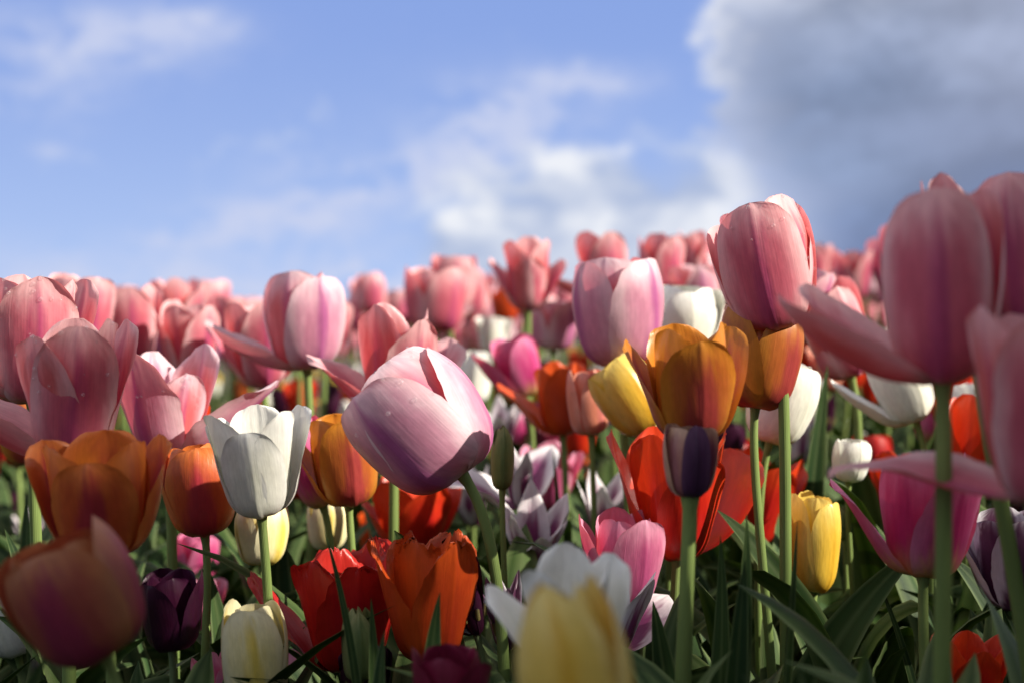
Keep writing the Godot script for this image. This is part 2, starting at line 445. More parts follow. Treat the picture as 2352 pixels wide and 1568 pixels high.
# a tulip leaf: a channelled blade from a over b to its tip c, its face turned to the azimuth facing (0 is towards the camera)
func leaf_arrays(a: Vector3, b: Vector3, c: Vector3, half: float, facing: float, fold: float, tone: float, nu: int, nv: int, seed_at: float) -> Array:
	var pos := PackedVector3Array()
	var col := PackedColorArray()
	var uvs := PackedVector2Array()
	var look := Vector3(sin(facing), 0.0, cos(facing))
	for j in nv + 1:
		var v := float(j) / nv
		var p := bezier(a, b, c, v)
		var t := (bezier(a, b, c, minf(v + 0.02, 1.0)) - bezier(a, b, c, maxf(v - 0.02, 0.0))).normalized()
		var x := look.cross(t).normalized() * -1.0
		var nrm := t.cross(x).normalized() * -1.0
		var tw := 0.5 * petal_noise.get_noise_2d(seed_at * 40.0, v * 14.0)
		var x2 := x * cos(tw) + nrm * sin(tw)
		var n2 := nrm * cos(tw) - x * sin(tw)
		var w := half * (0.45 + 0.55 * sin(minf(v / 0.42, 1.0) * PI / 2.0)) * pow(maxf(1.0 - pow(v, 2.3), 0.0), 0.85)
		w = maxf(w, half * 0.012)
		for i in nu + 1:
			var u := float(i) / nu * 2.0 - 1.0
			var rip := petal_noise.get_noise_2d(seed_at * 60.0 + v * 40.0, signf(u) * 30.0) * 0.16 * absf(u)
			var f := fold * (1.0 - 0.45 * v)
			pos.append(p + x2 * u * w * cos(f) + n2 * w * (absf(u) * sin(f) + rip + 0.05 * exp(-u * u * 30.0)))
			var s := petal_noise.get_noise_2d(u * 190.0 + seed_at * 17.0, v * 9.0)
			var s2 := petal_noise.get_noise_2d(u * 14.0 + seed_at * 77.0, v * 40.0)
			var base := Color(0.022, 0.047, 0.017).lerp(Color(0.050, 0.085, 0.021), clampf(tone + 0.5 * s2, 0.0, 1.0))
			base = base.lerp(Color(0.17, 0.22, 0.09), 0.6 * smoothstep(0.9, 1.0, absf(u)) + 0.25 * exp(-pow(u / 0.07, 2.0)))
			base = base.lerp(Color(0.17, 0.21, 0.07), smoothstep(0.25, 0.0, v))
			var g := 1.0 + 0.16 * s + 0.12 * s2
			col.append(Color(base.r * g, base.g * g, base.b * g))
			uvs.append(Vector2(u * 0.5 + 0.5, v))
	return [pos, col, uvs]


func leaf_mesh(a: Vector3, b: Vector3, c: Vector3, half: float, facing: float, fold: float, tone: float, seed_at: float, nu := 6, nv := 16) -> ArrayMesh:
	var r := leaf_arrays(a, b, c, half, facing, fold, tone, nu, nv, seed_at)
	return grid_mesh(r[0], r[1], r[2], nu, nv)


func random_leaf(at: Vector3, tall: float, az: float) -> Array:   # [a, b, c, half, facing]
	var out := Vector3(sin(az), 0, cos(az))
	var droop := rng.randf()
	var b := at + out * tall * rng.randf_range(0.05, 0.22) + Vector3.UP * tall * rng.randf_range(0.75, 1.0)
	var c := at + out * tall * rng.randf_range(0.25, 0.75) + Vector3.UP * tall * (1.0 - 0.35 * droop * droop)
	return [at, b, c, rng.randf_range(0.013, 0.031) * (0.7 + tall), az + rng.randf_range(-0.5, 0.5)]


# ---------------------------------------------------------------- a tulip
# axis basis from the lean (degrees to the right in the picture) and the nod (degrees towards the camera)
func head_basis(lean: float, nod: float) -> Basis:
	var b := Basis(Vector3.RIGHT, deg_to_rad(nod))
	return Basis(Vector3(0, 0, 1), deg_to_rad(-lean)) * b


func tulip(root: Node3D, kind: String, form: String, long: float, foot: Vector3, head: Vector3, lean: float, nod: float, turn: float, special: Array, ratio: float, seed_at: float, detail: Vector2i, leaves: int) -> void:
	# root stands at foot; foot and head are world points
	var hb := head_basis(lean, nod)
	var mat: Material = mats["dark"] if kind in ["purple", "maroon", "dark_bicolour"] else mats["waxy"] if kind in ["pale_yellow", "red", "crimson", "vermilion", "yellow", "orange", "amber"] else mats["blush"] if kind in ["pink", "mauve", "rose", "magenta", "salmon", "rose_gold"] else mats["petal"]
	for k in 6:
		var inner := k >= 3
		var az := turn + 120.0 * (k % 3) + (60.0 if inner else 0.0)
		var way := -1.0 if inner else 1.0
		var opened := way * absf(petal_noise.get_noise_2d(seed_at * 91.0 + k * 17.0, 3.0)) * (9.0 if form != "egg" and form != "slim" and form != "bud" else 4.0)
		var curl := way * absf(petal_noise.get_noise_2d(seed_at * 33.0 + k * 23.0, 60.0)) * (14.0 if form != "bud" else 4.0)
		var stretch := 1.0 + 0.08 * petal_noise.get_noise_2d(seed_at * 15.0 + k * 41.0, 130.0)
		var wide := 1.0 + 0.12 * petal_noise.get_noise_2d(seed_at * 19.0 + k * 13.0, 230.0)
		var skip := false
		var tone := kind
		for s in special:
			if s[0] == k:
				if s[1] < -90.0: skip = true
				opened = s[1]
				if s.size() > 2: curl = s[2]
				if s.size() > 3: stretch = s[3]
				if s.size() > 4: wide = s[4]
				if s.size() > 5: az += s[5]
				if s.size() > 6: tone = s[6]
		if skip: continue
		az += petal_noise.get_noise_2d(seed_at * 7.0 + k * 29.0, 330.0) * 12.0
		var m := petal_mesh(tone, form, long, inner, opened, curl, stretch, wide, ratio, (-0.040 + 0.011 * (k - 3)) if inner else 0.010 + 0.013 * (2 - k), seed_at + k * 1.37, detail.x, detail.y)
		var p := part("petal", m, mat, root, Transform3D(hb * Basis(Vector3.UP, deg_to_rad(az)), head - foot))
		p.name = "petal"
	if form in ["open", "star", "goblet", "lily"] and detail.x >= 10:
		var pts := []
		var rad := []
		for j in 7:
			pts.append(hb * Vector3(0, long * (0.02 + 0.42 * j / 6.0), 0) + head - foot)
			rad.append([0.0022, 0.0032, 0.0034, 0.0031, 0.0026, 0.0036, 0.0012][j])
		part("pistil", tube_mesh(pts, rad, Color(0.35, 0.42, 0.14), Color(0.5, 0.5, 0.2), 7), mats["stem"], root)
		for k in 6:
			var d := hb * Basis(Vector3.UP, TAU * k / 6.0 + seed_at) * Vector3(0, 0, 1)
			var o := head - foot + hb * Vector3(0, long * 0.06, 0)
			var ax := hb * Vector3.UP
			part("stamen", tube_mesh([o + d * 0.003, o + d * 0.007 + ax * long * 0.16, o + d * 0.008 + ax * long * 0.19, o + d * 0.010 + ax * long * 0.34, o + d * 0.0105 + ax * long * 0.36], [0.0009, 0.0007, 0.0016, 0.0015, 0.0004], Color(0.5, 0.42, 0.12), Color(0.03, 0.015, 0.03), 5), mats["stem"], root)
	# stem: leaves the ground upright and turns into the head's axis
	var top := head - foot
	var ax2 := hb * Vector3.UP
	var high := top.y
	var thick := clampf(long * 0.046, 0.0022, 0.0040) if kind != "violet" else 0.0044
	var sp := []
	var sr := []
	var c1 := Vector3(top.x * 0.15 + 0.02 * petal_noise.get_noise_2d(seed_at * 61.0, 9.0), high * 0.55, top.z * 0.15)
	var c2 := top - ax2 * minf(high * 0.30, 0.05)
	for j in 15:
		var t := j / 14.0
		t = 1.0 - (1.0 - t) * (1.0 - t * 0.35)
		var q := Vector3.ZERO.bezier_interpolate(c1, c2, top + ax2 * long * 0.012, minf(t, 1.0))
		sp.append(q)
		sr.append(thick * (1.18 - 0.25 * t + 0.35 * smoothstep(0.96, 1.0, t)))
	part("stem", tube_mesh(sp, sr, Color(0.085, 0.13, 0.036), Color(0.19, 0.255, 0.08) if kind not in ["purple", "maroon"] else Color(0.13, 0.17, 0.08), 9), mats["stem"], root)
	for k in leaves:
		var r := random_leaf(Vector3(rng.randf_range(-0.006, 0.006), 0, rng.randf_range(-0.006, 0.006)), high * rng.randf_range(0.55, 0.78), rng.randf() * TAU)
		part("leaf", leaf_mesh(r[0], r[1], r[2], r[3], r[4], rng.randf_range(0.3, 0.7), rng.randf_range(0.0, 0.6), seed_at + k, 5, 12), mats["leaf"], root)


# ---------------------------------------------------------------- the flowers that can be told apart
# [variety, form, foot of the head x and y, its height (2352-wide view), its real height, lean, nod, turn, petals set by hand [which, opened, curl, stretch, width, turn], sway of the stem's foot, label, short reference]
func flowers_by_hand() -> Array:
	return [
		# tall pink ones
		["mauve", "egg", 1062, 1090, 284, 0.079, -39, -4, -26, [[0, 2, 2, 1.0, 1.12], [1, 2, 1, 0.98, 1.0], [2, 2, 2], [3, 1, -4, 1.07, 1.1], [4, -3, 0], [5, -2, 0, 1.02]], 0.03, "large mauve-pink tulip nodding to the left with water drops, in focus at the centre", "the nodding mauve-pink tulip", 0.98],
		["mauve", "egg", 705, 848, 215, 0.085, -4, 4, 40, [[2, 46, 10, 0.9, 0.75], [0, 2, 4], [1, 1, 0], [3, -2, 0], [4, -2, 0], [5, -1, 3, 1.04]], 0.0, "sunlit pale pink egg-shaped tulip with one petal splayed left against the blue sky", "the splayed pale pink tulip", 0.82],
		["mauve", "egg", 1423, 836, 236, 0.085, -3, 2, 48, [[0, 2, 2, 1.0, 1.05], [1, 1, 0], [2, 2, 0, 1.0, 1.05], [3, -2, 0], [4, -2, 0], [5, -1, 3, 1.02]], 0.006, "sunlit pink-and-white striped egg-shaped tulip on a tall bare stem, upper centre", "the striped pink egg-shaped tulip", 0.84],
		["pink", "egg", 1788, 757, 285, 0.085, -9, -2, -17, [[0, 3, 4, 1.0, 1.0], [3, 0, 3, 1.04, 1.0], [1, 9, 8, 0.8], [5, 2, 6, 0.98], [2, 10, 12, 0.95], [4, -2, 0]], 0.01, "tall shaded pink tulip with a broad notched front petal, standing above the two amber tulips", "the tall notched pink tulip", 0.74],
		["pink", "egg", 2165, 880, 430, 0.085, -3, 0, -14, [[0, -3, 4, 1.0, 1.12], [2, 40, 6, 0.80, 0.8], [5, 46, 10, 0.8, 0.75, -22], [1, 4, 0]], -0.004, "biggest dark pink tulip with one petal stretched out left, against the grey cloud", "the biggest dark pink tulip", 0.59],
		["pink", "cup", 2248, 830, 418, 0.093, -5, 0, 20, [[0, 2, -4, 0.92], [3, 0, -6, 0.95], [5, 1, 8, 1.03, 0.62], [1, 9, -6, 0.9]], 0.058, "narrow open pink tulip with a twisted petal tip rising highest above the row", "the pink tulip with the twisted tip", 0.40],
		["pink", "egg", 2370, 800, 385, 0.086, -2, 0, -30, [[0, 0, 4], [2, 8, -30]], 0.0, "dark rosy tulip cut by the frame, its crumpled petals against the cloud edge", "the rosy edge tulip", 0.62],
		["pink", "open", 2378, 1150, 430, 0.080, -5, 4, -12, [[0, -3, 0, 1.0, 1.1], [2, 50, 36, 0.92, 0.7, -8], [1, 10, 0], [5, -10, 0, 1.0, 1.1], [3, -10, 0]], 0.01, "blurred near pink tulip at the frame edge with one petal arching far left", "the blurred near pink tulip", 0.72],
		["pink", "goblet", 75, 925, 285, 0.084, 2, 2, 30, [[2, 26, 0, 1.0], [0, 1, 2], [3, -4, 0]], 0.0, "broad pink tulip at the left edge, in front of a bright sunlit pink one", "the broad pink tulip", 0.8],
		["pink", "goblet", 160, 1060, 322, 0.086, 2, 4, 22, [[0, 1, 3, 1.0, 1.05], [2, 40, 30, 0.84, 1.05, 14], [1, 3, 2], [5, 4, 6, 0.95], [3, -3, 0], [4, -3, 0]], 0.0, "rain-beaded pink tulip with one petal folded left, above the open orange tulip", "the rain-beaded pink tulip", 0.74],
		["mauve", "open", 388, 1052, 245, 0.080, 0, 0, -30, [[0, 3, 2, 1.0, 1.12], [1, 26, 4, 1.0, 1.05], [2, 4, 0], [3, 0, 0, 0.8], [5, -2, 0], [4, -3, 0]], 0.0, "wide mauve tulip with two broad petals, one reaching right over the white tulip", "the wide mauve tulip", 1.0],
		["pink", "goblet", 432, 880, 185, 0.084, 0, 4, 50, [], 0.0, "sunlit coral-pink tulip with a rounded scooped petal behind the wide mauve tulip", "the scooped coral-pink tulip"],
		["pink", "goblet", 305, 840, 178, 0.084, -3, 2, 10, [[2, 18, 10]], 0.0, "blurred pink tulip with a pale torn collar, between the left pinks and the scooped one", "the pink tulip with the torn collar"],
		["pink", "goblet", 405, 785, 140, 0.080, 2, 0, 70, [], 0.0, "small blurred pink tulip peeping over the scooped coral-pink tulip", ""],
		["pink", "cup", 165, 830, 195, 0.084, 4, 4, 55, [[1, 16, 10]], 0.0, "bright sunlit pink tulip standing behind the broad shaded pink one", ""],
		["pink", "open", 605, 890, 190, 0.082, -4, 2, 25, [[2, 14, 0], [0, 0, 0], [1, 16, 10]], 0.0, "deep rose tulip with loose petals just left of the sunlit splayed pale pink one", "the deep rose loose tulip"],
		["pink", "cup", 535, 800, 118, 0.078, 0, 0, 80, [], 0.0, "small dull pink tulip far back against the haze, left of the sunlit splayed one", "", 0.66],
		["pink", "slim", 852, 720, 92, 0.072, -2, 0, 15, [], 0.0, "small dark rose closed tulip alone against the pale blue sky", "", 0.75],
		["pink", "cup", 1000, 762, 145, 0.084, 0, 4, 35, [[1, 58, 12, 0.95, 0.9], [0, 0, 4]], 0.0, "blurred striped pink tulip with one petal held out flat right, below the small cloud", "the blurred striped pink tulip", 0.92],
		["pink", "open", 905, 958, 240, 0.084, 0, 6, 30, [[2, 22, 24, 0.9, 1.1], [0, 3, 4], [1, 26, 20, 1.05, 0.7], [3, -8, 0], [4, -14, 0], [5, -8, 0]], 0.0, "wide open pink tulip with upright inner petals right behind the nodding mauve-pink one", "the wide open pink tulip", 0.9],
		["pink", "goblet", 1213, 712, 160, 0.084, 0, 4, 5, [[0, -2, 10, 0.75], [2, 18, 10, 0.85], [1, 18, 10, 0.85]], 0.0, "blurred rose tulip with low outer petals standing up to the sky above the magenta one", "the rose tulip above the magenta one", 0.8],
		["mauve", "cup", 1270, 803, 115, 0.064, 3, 2, 40, [], 0.0, "small sunlit pale pink cup-shaped tulip just left of the striped egg-shaped one", "", 0.92],
		["pink", "goblet", 1395, 690, 155, 0.084, -6, 0, 20, [[2, 40, 20, 1.0, 0.8]], 0.0, "blurred pink tulip with a curled top, directly above the striped egg-shaped one", ""],
		["pink", "cup", 1515, 690, 148, 0.084, 2, 2, 30, [], 0.0, "blurred coral-and-white striped tulip against the cloud, behind the white ruffled one", "", 0.64],
		["pink", "goblet", 1592, 664, 130, 0.082, 0, 0, 70, [], 0.0, "blurred coral tulip far back, just left of the tall notched pink one", "", 0.6],
		["mauve", "open", 1622, 735, 135, 0.075, -16, 0, 10, [[2, 40, 20]], 0.0, "mauve tulip with splayed petals half hidden behind the tall notched pink one", ""],
		["pink", "cup", 1955, 866, 215, 0.084, -19, 2, 15, [[0, 2, 0], [5, 8, 6]], 0.0, "coral-pink tulip leaning left with a glossy white spot, under the biggest pink one", "the leaning coral-pink tulip", 0.6],
		["pink", "open", 1868, 665, 100, 0.080, 0, 0, 0, [], 0.0, "blurred pink tulip low in the gap beside the tall notched pink one", ""],
		["pink", "goblet", 1962, 690, 112, 0.080, 0, 0, 45, [], 0.0, "blurred pink tulip in the gap just left of the biggest dark pink one", ""],
		["pink", "goblet", 2320, 700, 250, 0.084, 6, 0, 65, [], 0.0, "pink tulip with frilled sunlit tips, behind the twisted tip and the edge of the frame", ""],
		# orange and amber
		["orange", "cup", 240, 1275, 268, 0.066, -2, 7, 6, [[0, 3, 0, 0.9, 1.0], [1, 7, 4, 1.0], [2, 7, 6, 1.0], [3, 0, 0], [4, -2, 0], [5, 0, 2]], 0.0, "wide open orange tulip with a rose-red stripe on its front petal", "the open orange tulip", 0.88],
		["orange", "egg", 470, 1228, 205, 0.062, -7, 2, 8, [[0, 1, 0], [2, 2, 0]], 0.003, "closed orange-red egg-shaped tulip left of the white crowned tulip", "the closed orange-red tulip", 0.79],
		["amber", "cup", 800, 1158, 202, 0.064, -4, 4, 22, [[2, 14, 14, 0.95, 0.8], [1, -4, -8], [0, -3, 0]], 0.004, "golden-orange tulip with a loose left petal, tucked under the nodding mauve-pink one", "the golden-orange tulip", 0.82],
		["amber", "goblet", 1592, 1008, 262, 0.068, -2, 6, 12, [[0, 2, 0, 0.92, 1.05], [1, 8, 8, 1.0, 0.85], [2, 8, 10, 0.95, 0.85], [3, -5, -8, 1.0], [4, -3, -4], [5, -5, -10]], 0.0, "large dark amber cup-shaped tulip with a rounded front petal, right of centre", "the large dark amber tulip", 0.9],
		["amber", "egg", 1735, 936, 218, 0.066, 7, 0, 40, [[2, 4, 14, 1.05]], 0.012, "golden-rose tulip leaning against the right side of the large dark amber one", "the golden-rose tulip", 0.78],
		["rose_gold", "egg", 238, 1500, 290, 0.058, -23, 10, -15, [[0, 0, 0, 1.0, 1.1]], 0.03, "big blurred rose-and-gold tulip closest to the camera in the lower left corner", "the big blurred rose-gold tulip", 0.92],
		["amber", "egg", 68, 1066, 165, 0.064, -6, 0, 10, [], 0.0, "dark amber tulip on a dark stem, half hidden behind the rain-beaded pink one", ""],
		["vermilion", "cup", 1160, 742, 78, 0.055, 0, 0, 30, [], 0.0, "small orange tulip far back, left of the rose one against the sky", ""],
		["salmon", "slim", 1357, 998, 150, 0.056, -4, 0, 25, [], 0.0, "closed salmon-pink bud-shaped tulip in front of red and yellow ones", "the salmon bud"],
		["orange", "cup", 1292, 694, 40, 0.045, 0, 0, 25, [], 0.0, "tiny orange tulip showing between two pinks above the small cup-shaped one", ""],
		["orange", "cup", 560, 935, 62, 0.050, 0, 0, 45, [], 0.0, "small blurred orange and yellow tulip low behind the wide mauve one", ""],
		# white
		["white", "cup", 600, 1182, 240, 0.066, -4, 8, 8, [[0, 2, 3, 0.88, 1.0], [1, 5, 14, 1.02, 0.85], [2, 3, 6, 0.95], [3, -1, 10, 1.0], [4, -2, 2, 1.0], [5, -1, 12, 1.03]], 0.0, "white tulip with a jagged crown of petal tips, in focus left of centre", "the white crowned tulip", 0.74],
		["white", "open", 1310, 1555, 268, 0.056, 0, 12, 15, [[0, -4, 0, 0.8], [1, 2, 6, 0.98, 1.1], [2, 16, 22, 0.95, 0.9], [3, -12, 0], [5, -8, 0], [4, -8, 4]], 0.0, "wide open white tulip behind the blurred yellow petal at the bottom", "the wide open white tulip", 1.02],
		["white", "egg", 1575, 812, 150, 0.060, 2, 6, 0, [], 0.0, "ruffled white tulip in the sun behind the large dark amber one", "the ruffled white tulip", 0.98],
		["white", "egg", 1768, 1016, 188, 0.062, 16, 0, 40, [], 0.0, "white tulip half hidden behind the golden-rose one and its stem", "the half-hidden white tulip"],
		["white", "egg", 1950, 1106, 95, 0.032, 4, 2, 20, [], 0.0, "small round cream-white tulip bud on a thin stem, right of the red tulips", "the small white bud", 0.84],
		["white", "egg", 2105, 966, 165, 0.060, -22, 0, 15, [[2, 24, 20, 1.1, 0.7]], 0.0, "white tulip leaning left beneath the biggest dark pink one", "the leaning white tulip"],
		["white", "cup", 1132, 818, 88, 0.058, 2, 0, 0, [], 0.0, "blurred white tulip far back, just above the magenta one", ""],
		["white", "slim", 1088, 925, 118, 0.060, 4, 0, 0, [], 0.0, "narrow white tulip peeping out behind the nodding mauve-pink one", ""],
		["white", "slim", 1985, 1012, 55, 0.040, -40, 0, 0, [], 0.0, "small white tulip lying over sideways above the small round bud", ""],
		["white", "cup", 40, 1500, 190, 0.060, -10, 8, 0, [], 0.0, "white tulip mostly hidden behind the big blurred rose-gold one", ""],
		# yellow
		["cream", "egg", 600, 1296, 134, 0.042, -2, 0, 60, [], 0.0, "pale yellow tulip behind the stem of the white crowned one", "the pale yellow tulip", 0.86],
		["cream", "egg", 752, 1262, 114, 0.041, 0, 0, 20, [], 0.0, "pale yellow tulip with a gold stripe under the golden-orange one", "", 0.84],
		["yellow", "egg", 1868, 1357, 216, 0.068, 1, 2, 40, [[0, 1, 0], [2, 2, 0], [1, 2, 8]], 0.0, "bright yellow sunlit tulip behind a tall green blade, lower right", "the bright yellow tulip", 0.53],
		["yellow", "cup", 1890, 1215, 88, 0.050, 0, 0, 0, [], 0.0, "yellow tulip showing only its petal tips over the bright yellow one", ""],
		["cream", "slim", 592, 1612, 222, 0.060, -3, 2, 10, [[0, -1, 0, 1.0, 1.05], [1, 2, 0]], 0.0, "pale yellow closed tulip cut by the frame's bottom, in front of a pink one", "the low pale yellow tulip", 0.66],
		["pale_yellow", "bud", 1350, 1760, 420, 0.066, -8, 2, -8, [[0, 0, 0, 1.04, 1.0]], 0.0, "large blurred pale yellow petal closest to the camera at the bottom", "the blurred yellow tulip", 0.56],
		["yellow", "egg", 1492, 985, 172, 0.060, -34, 0, 30, [], 0.01, "golden yellow tulip leaning left behind the stem of the striped egg-shaped one", "the leaning golden yellow tulip", 0.76],
		["yellow", "bud", 2078, 1522, 66, 0.030, 2, 0, 10, [], 0.0, "small yellow bud low among the dark leaves, lower right", ""],
		["yellow", "bud", 2112, 1525, 55, 0.026, 6, 0, 10, [], 0.0, "narrow bright yellow bud close beside another yellow bud, lower right", ""],
		["cream", "cup", 742, 985, 60, 0.048, 0, 0, 0, [], 0.0, "small cream tulip behind the stem of the sunlit splayed one", ""],
		["cream", "cup", 526, 975, 50, 0.046, 0, 0, 0, [], 0.0, "small cream tulip just over the white crowned one", ""],
		["yellow", "cup", 400, 1215, 70, 0.050, 0, 0, 0, [], 0.0, "yellow tulip glimpsed between the open orange and the closed orange-red one", ""],
		# white and purple
		["bicolour", "star", 1225, 1318, 185, 0.066, 2, 26, 10, [], 0.0, "purple-and-white pointed star-shaped tulip above the wide open white one", "the purple-and-white star tulip"],
		["bicolour", "star", 1385, 1228, 150, 0.060, 4, 24, 40, [], 0.0, "white-edged purple tulip with pointed tips just left of the big red one", ""],
		["bicolour", "lily", 1195, 1165, 165, 0.064, -5, 16, 25, [[1, 30, 30], [2, 30, 30]], 0.0, "purple tulip with a long white-edged petal beside the green bud", "the purple tulip beside the green bud"],
		["bicolour", "star", 1148, 1035, 120, 0.060, 0, 20, 0, [], 0.0, "blurred white-and-purple tulip right of the nodding mauve-pink one", ""],
		["bicolour", "lily", 1405, 1500, 210, 0.060, 14, 8, 35, [[1, 34, 20], [4, 20, 10], [2, 30, 10]], 0.0, "purple tulip whose white-edged petals reach out either side of the wide open white one", "the purple tulip behind the white one"],
		["maroon", "cup", 1985, 1400, 105, 0.046, 3, 4, 10, [], 0.0, "maroon tulip low among the dark leaves, below the half-hidden maroon one", ""],
		["red", "cup", 2050, 1345, 80, 0.046, -4, 2, 40, [], 0.0, "small red tulip low at the foot of the large magenta one", ""],
		["crimson", "cup", 1690, 1345, 95, 0.048, 2, 4, 20, [], 0.0, "crimson tulip low between the stem of the violet one and the tall blades", ""],
		["bicolour", "cup", 705, 1330, 85, 0.046, 0, 4, 20, [], 0.0, "small white-and-purple tulip low between the two pale yellow ones and the ragged crimson one", ""],
		["purple", "cup", 560, 1400, 95, 0.046, 2, 4, 0, [], 0.0, "small dark purple tulip in the shade left of the pale yellow bottom one", ""],
		["red", "cup", 1225, 1420, 110, 0.050, -3, 4, 30, [], 0.0, "red tulip in the shade left of the wide open white one", ""],
		["dark_bicolour", "lily", 1165, 1490, 175, 0.052, -6, 8, 20, [], 0.0, "dark purple tulip with pale edges at the left foot of the wide open white one", ""],
		["bicolour", "star", 1085, 1205, 130, 0.060, -4, 18, 50, [], 0.0, "white-and-purple tulip between the nodding tulip's stem and the purple-and-white star one", ""],
		["bicolour", "star", 1455, 1215, 120, 0.056, 6, 20, 10, [], 0.0, "small white-and-purple pointed tulip tucked under the left petal of the largest red one", ""],
		["purple", "cup", 1668, 1072, 100, 0.050, 0, 2, 30, [], 0.0, "dark purple tulip in the shade just right of the closed violet one", ""],
		["vermilion", "cup", 870, 1300, 120, 0.056, 2, 2, 10, [], 0.0, "orange-red tulip low behind the ragged crimson one, left of the glowing red one", ""],
		["dark_bicolour", "cup", 2340, 1396, 215, 0.060, -6, 4, 5, [[2, 14, 6, 1.0, 0.9]], 0.0, "purple tulip with white-edged petals cut by the frame, lower right", "the purple-and-white edge tulip"],
		["bicolour", "star", 72, 1275, 100, 0.058, 2, 14, 15, [], 0.0, "white-and-purple tulip peeping up behind the big blurred rose-gold one", ""],
		["violet", "egg", 1585, 1140, 160, 0.0385, 0, 2, 0, [[0, 5, 4, 1.06, 0.50, 0, "plum"]], 0.0, "closed tulip with a dark violet middle petal on a thick stem, before the large red", "the closed violet tulip", 0.72],
		["purple", "cup", 394, 1490, 172, 0.047, -2, 4, -25, [[1, 4, 0]], 0.0, "near-black purple cup-shaped tulip beside the big blurred rose-gold one", "the near-black tulip"],
		["rose", "cup", 440, 1480, 150, 0.058, 3, 0, 10, [], 0.0, "pale pink tulip hidden behind the near-black one", ""],
		["purple", "lily", 1896, 995, 95, 0.046, 2, 0, 10, [], 0.0, "small dark purple tulip with white-lilac edges right of the half-hidden white one", ""],
		["maroon", "cup", 2022, 1275, 130, 0.054, -4, 2, 30, [], 0.0, "dark maroon tulip half hidden behind the large magenta one", "the half-hidden maroon tulip"],
		["purple", "cup", 845, 1640, 150, 0.042, -3, 6, 0, [], 0.0, "dark purple tulip tops cut by the bottom of the frame, left of the maroon blur", ""],
		["maroon", "cup", 1040, 1695, 205, 0.045, 0, 6, 40, [], 0.0, "blurred maroon tulip at the bottom beside the stem of the nodding one", "the blurred maroon tulip"],
		["purple", "lily", 1095, 1455, 165, 0.046, -14, 8, 20, [[2, 24, 0]], 0.0, "dark purple tulip behind the thick stem of the nodding mauve-pink one", ""],
		["crimson", "egg", 2005, 1112, 110, 0.050, -2, 0, 0, [], 0.0, "dark red closed tulip just right of the small round white bud", ""],
		["purple", "slim", 758, 958, 78, 0.052, 0, 0, 0, [], 0.0, "dark purple closed tulip between two pale stems under the sunlit splayed one", ""],
		["purple", "cup", 645, 955, 62, 0.046, 0, 0, 30, [], 0.0, "dark purple tulip beside small reds, above the white crowned one", ""],
		["purple", "slim", 1256, 882, 55, 0.046, 0, 0, 0, [], 0.0, "tiny dark purple tulip between the magenta and the salmon one", ""],
		# red
		["crimson", "ragged", 800, 1535, 275, 0.080, -4, 2, 25, [[2, 20, 4, 1.0, 0.7], [0, 2, 4], [1, 3, 0]], 0.0, "shaded crimson tulip with ragged tips, one petal thrown out left", "the ragged crimson tulip", 0.92],
		["vermilion", "ragged", 985, 1515, 290, 0.080, 0, 2, 40, [[0, 2, 2], [2, 3, 6]], 0.0, "shaded brick-red tulip with ragged tips, left of the nodding tulip's stem", "the ragged brick-red tulip", 0.76],
		["red", "open", 945, 1275, 175, 0.068, 2, 4, 30, [[2, 14, 0], [0, -2, 0]], 0.0, "bright red open tulip glowing in the sun under the nodding one", "the glowing red tulip", 1.15],
		["red", "open", 1555, 1282, 290, 0.090, 0, 4, 20, [[0, 0, 0, 0.88, 1.1], [2, 6, -6, 1.05, 0.9], [1, 30, -14, 1.0, 1.0], [4, 13, -8, 1.06, 1.0], [5, -6, 0], [3, -6, 0]], 0.0, "largest bright red tulip, wide open behind the closed violet one", "the largest red tulip", 0.95],
		["red", "open", 1720, 1250, 210, 0.078, 10, 4, 5, [[0, 0, 0], [2, 10, 0]], 0.0, "translucent red-orange tulip joined to the right side of the largest red one", "the translucent red tulip"],
		["vermilion", "goblet", 1292, 1000, 165, 0.070, -6, 2, 15, [[2, 24, 10]], 0.0, "red-orange tulip with loose petals behind the salmon bud", "the red-orange tulip"],
		["red", "open", 2225, 1640, 180, 0.048, 2, 6, 0, [], 0.0, "shaded red tulip cut by the bottom of the frame, lower right", "the red bottom tulip"],
		["red", "open", 2235, 1125, 205, 0.074, 8, 2, 20, [[1, 26, 10]], 0.0, "bright red tulip behind the arching petal of the blurred near pink one", "the red tulip under the arch"],
		["red", "goblet", 690, 968, 95, 0.066, 0, 0, 10, [], 0.0, "small bright red tulip behind the white crowned one's right side", ""],
		["vermilion", "cup", 1328, 1122, 70, 0.048, 0, 4, 0, [], 0.0, "small orange-red tulip under the salmon bud", ""],
		["rose", "cup", 1478, 1590, 128, 0.056, 4, 4, 20, [], 0.0, "pinkish red tulip low beside the blurred yellow petal", ""],
		["red", "cup", 402, 1575, 95, 0.054, 0, 6, 0, [], 0.0, "dull red tulip under the near-black one", ""],
		["vermilion", "goblet", 1500, 900, 80, 0.060, 6, 0, 30, [], 0.0, "red-orange tulip peeping out beside the large dark amber one", ""],
		["red", "slim", 532, 1232, 82, 0.056, 6, 0, 0, [], 0.0, "red closed tulip between the closed orange-red and the white crowned one", ""],
		["crimson", "egg", 1690, 1120, 110, 0.056, 0, 0, 0, [], 0.0, "dark red tulip in the shade between the amber stems", ""],
		# magenta and rose
		["magenta", "goblet", 2122, 1322, 268, 0.070, 1, 2, 20, [[2, 20, 18, 1.0, 0.8], [0, 2, 3], [1, 12, 10, 0.95], [3, -6, 0]], 0.0, "large magenta tulip with a yellow foot behind the thick near stem", "the large magenta tulip", 0.84],
		["magenta", "cup", 1208, 912, 140, 0.064, -17, 2, 40, [[2, 16, 6]], 0.0, "sunlit magenta tulip with a cream foot, tilted left beside the nodding one", "the sunlit magenta tulip"],
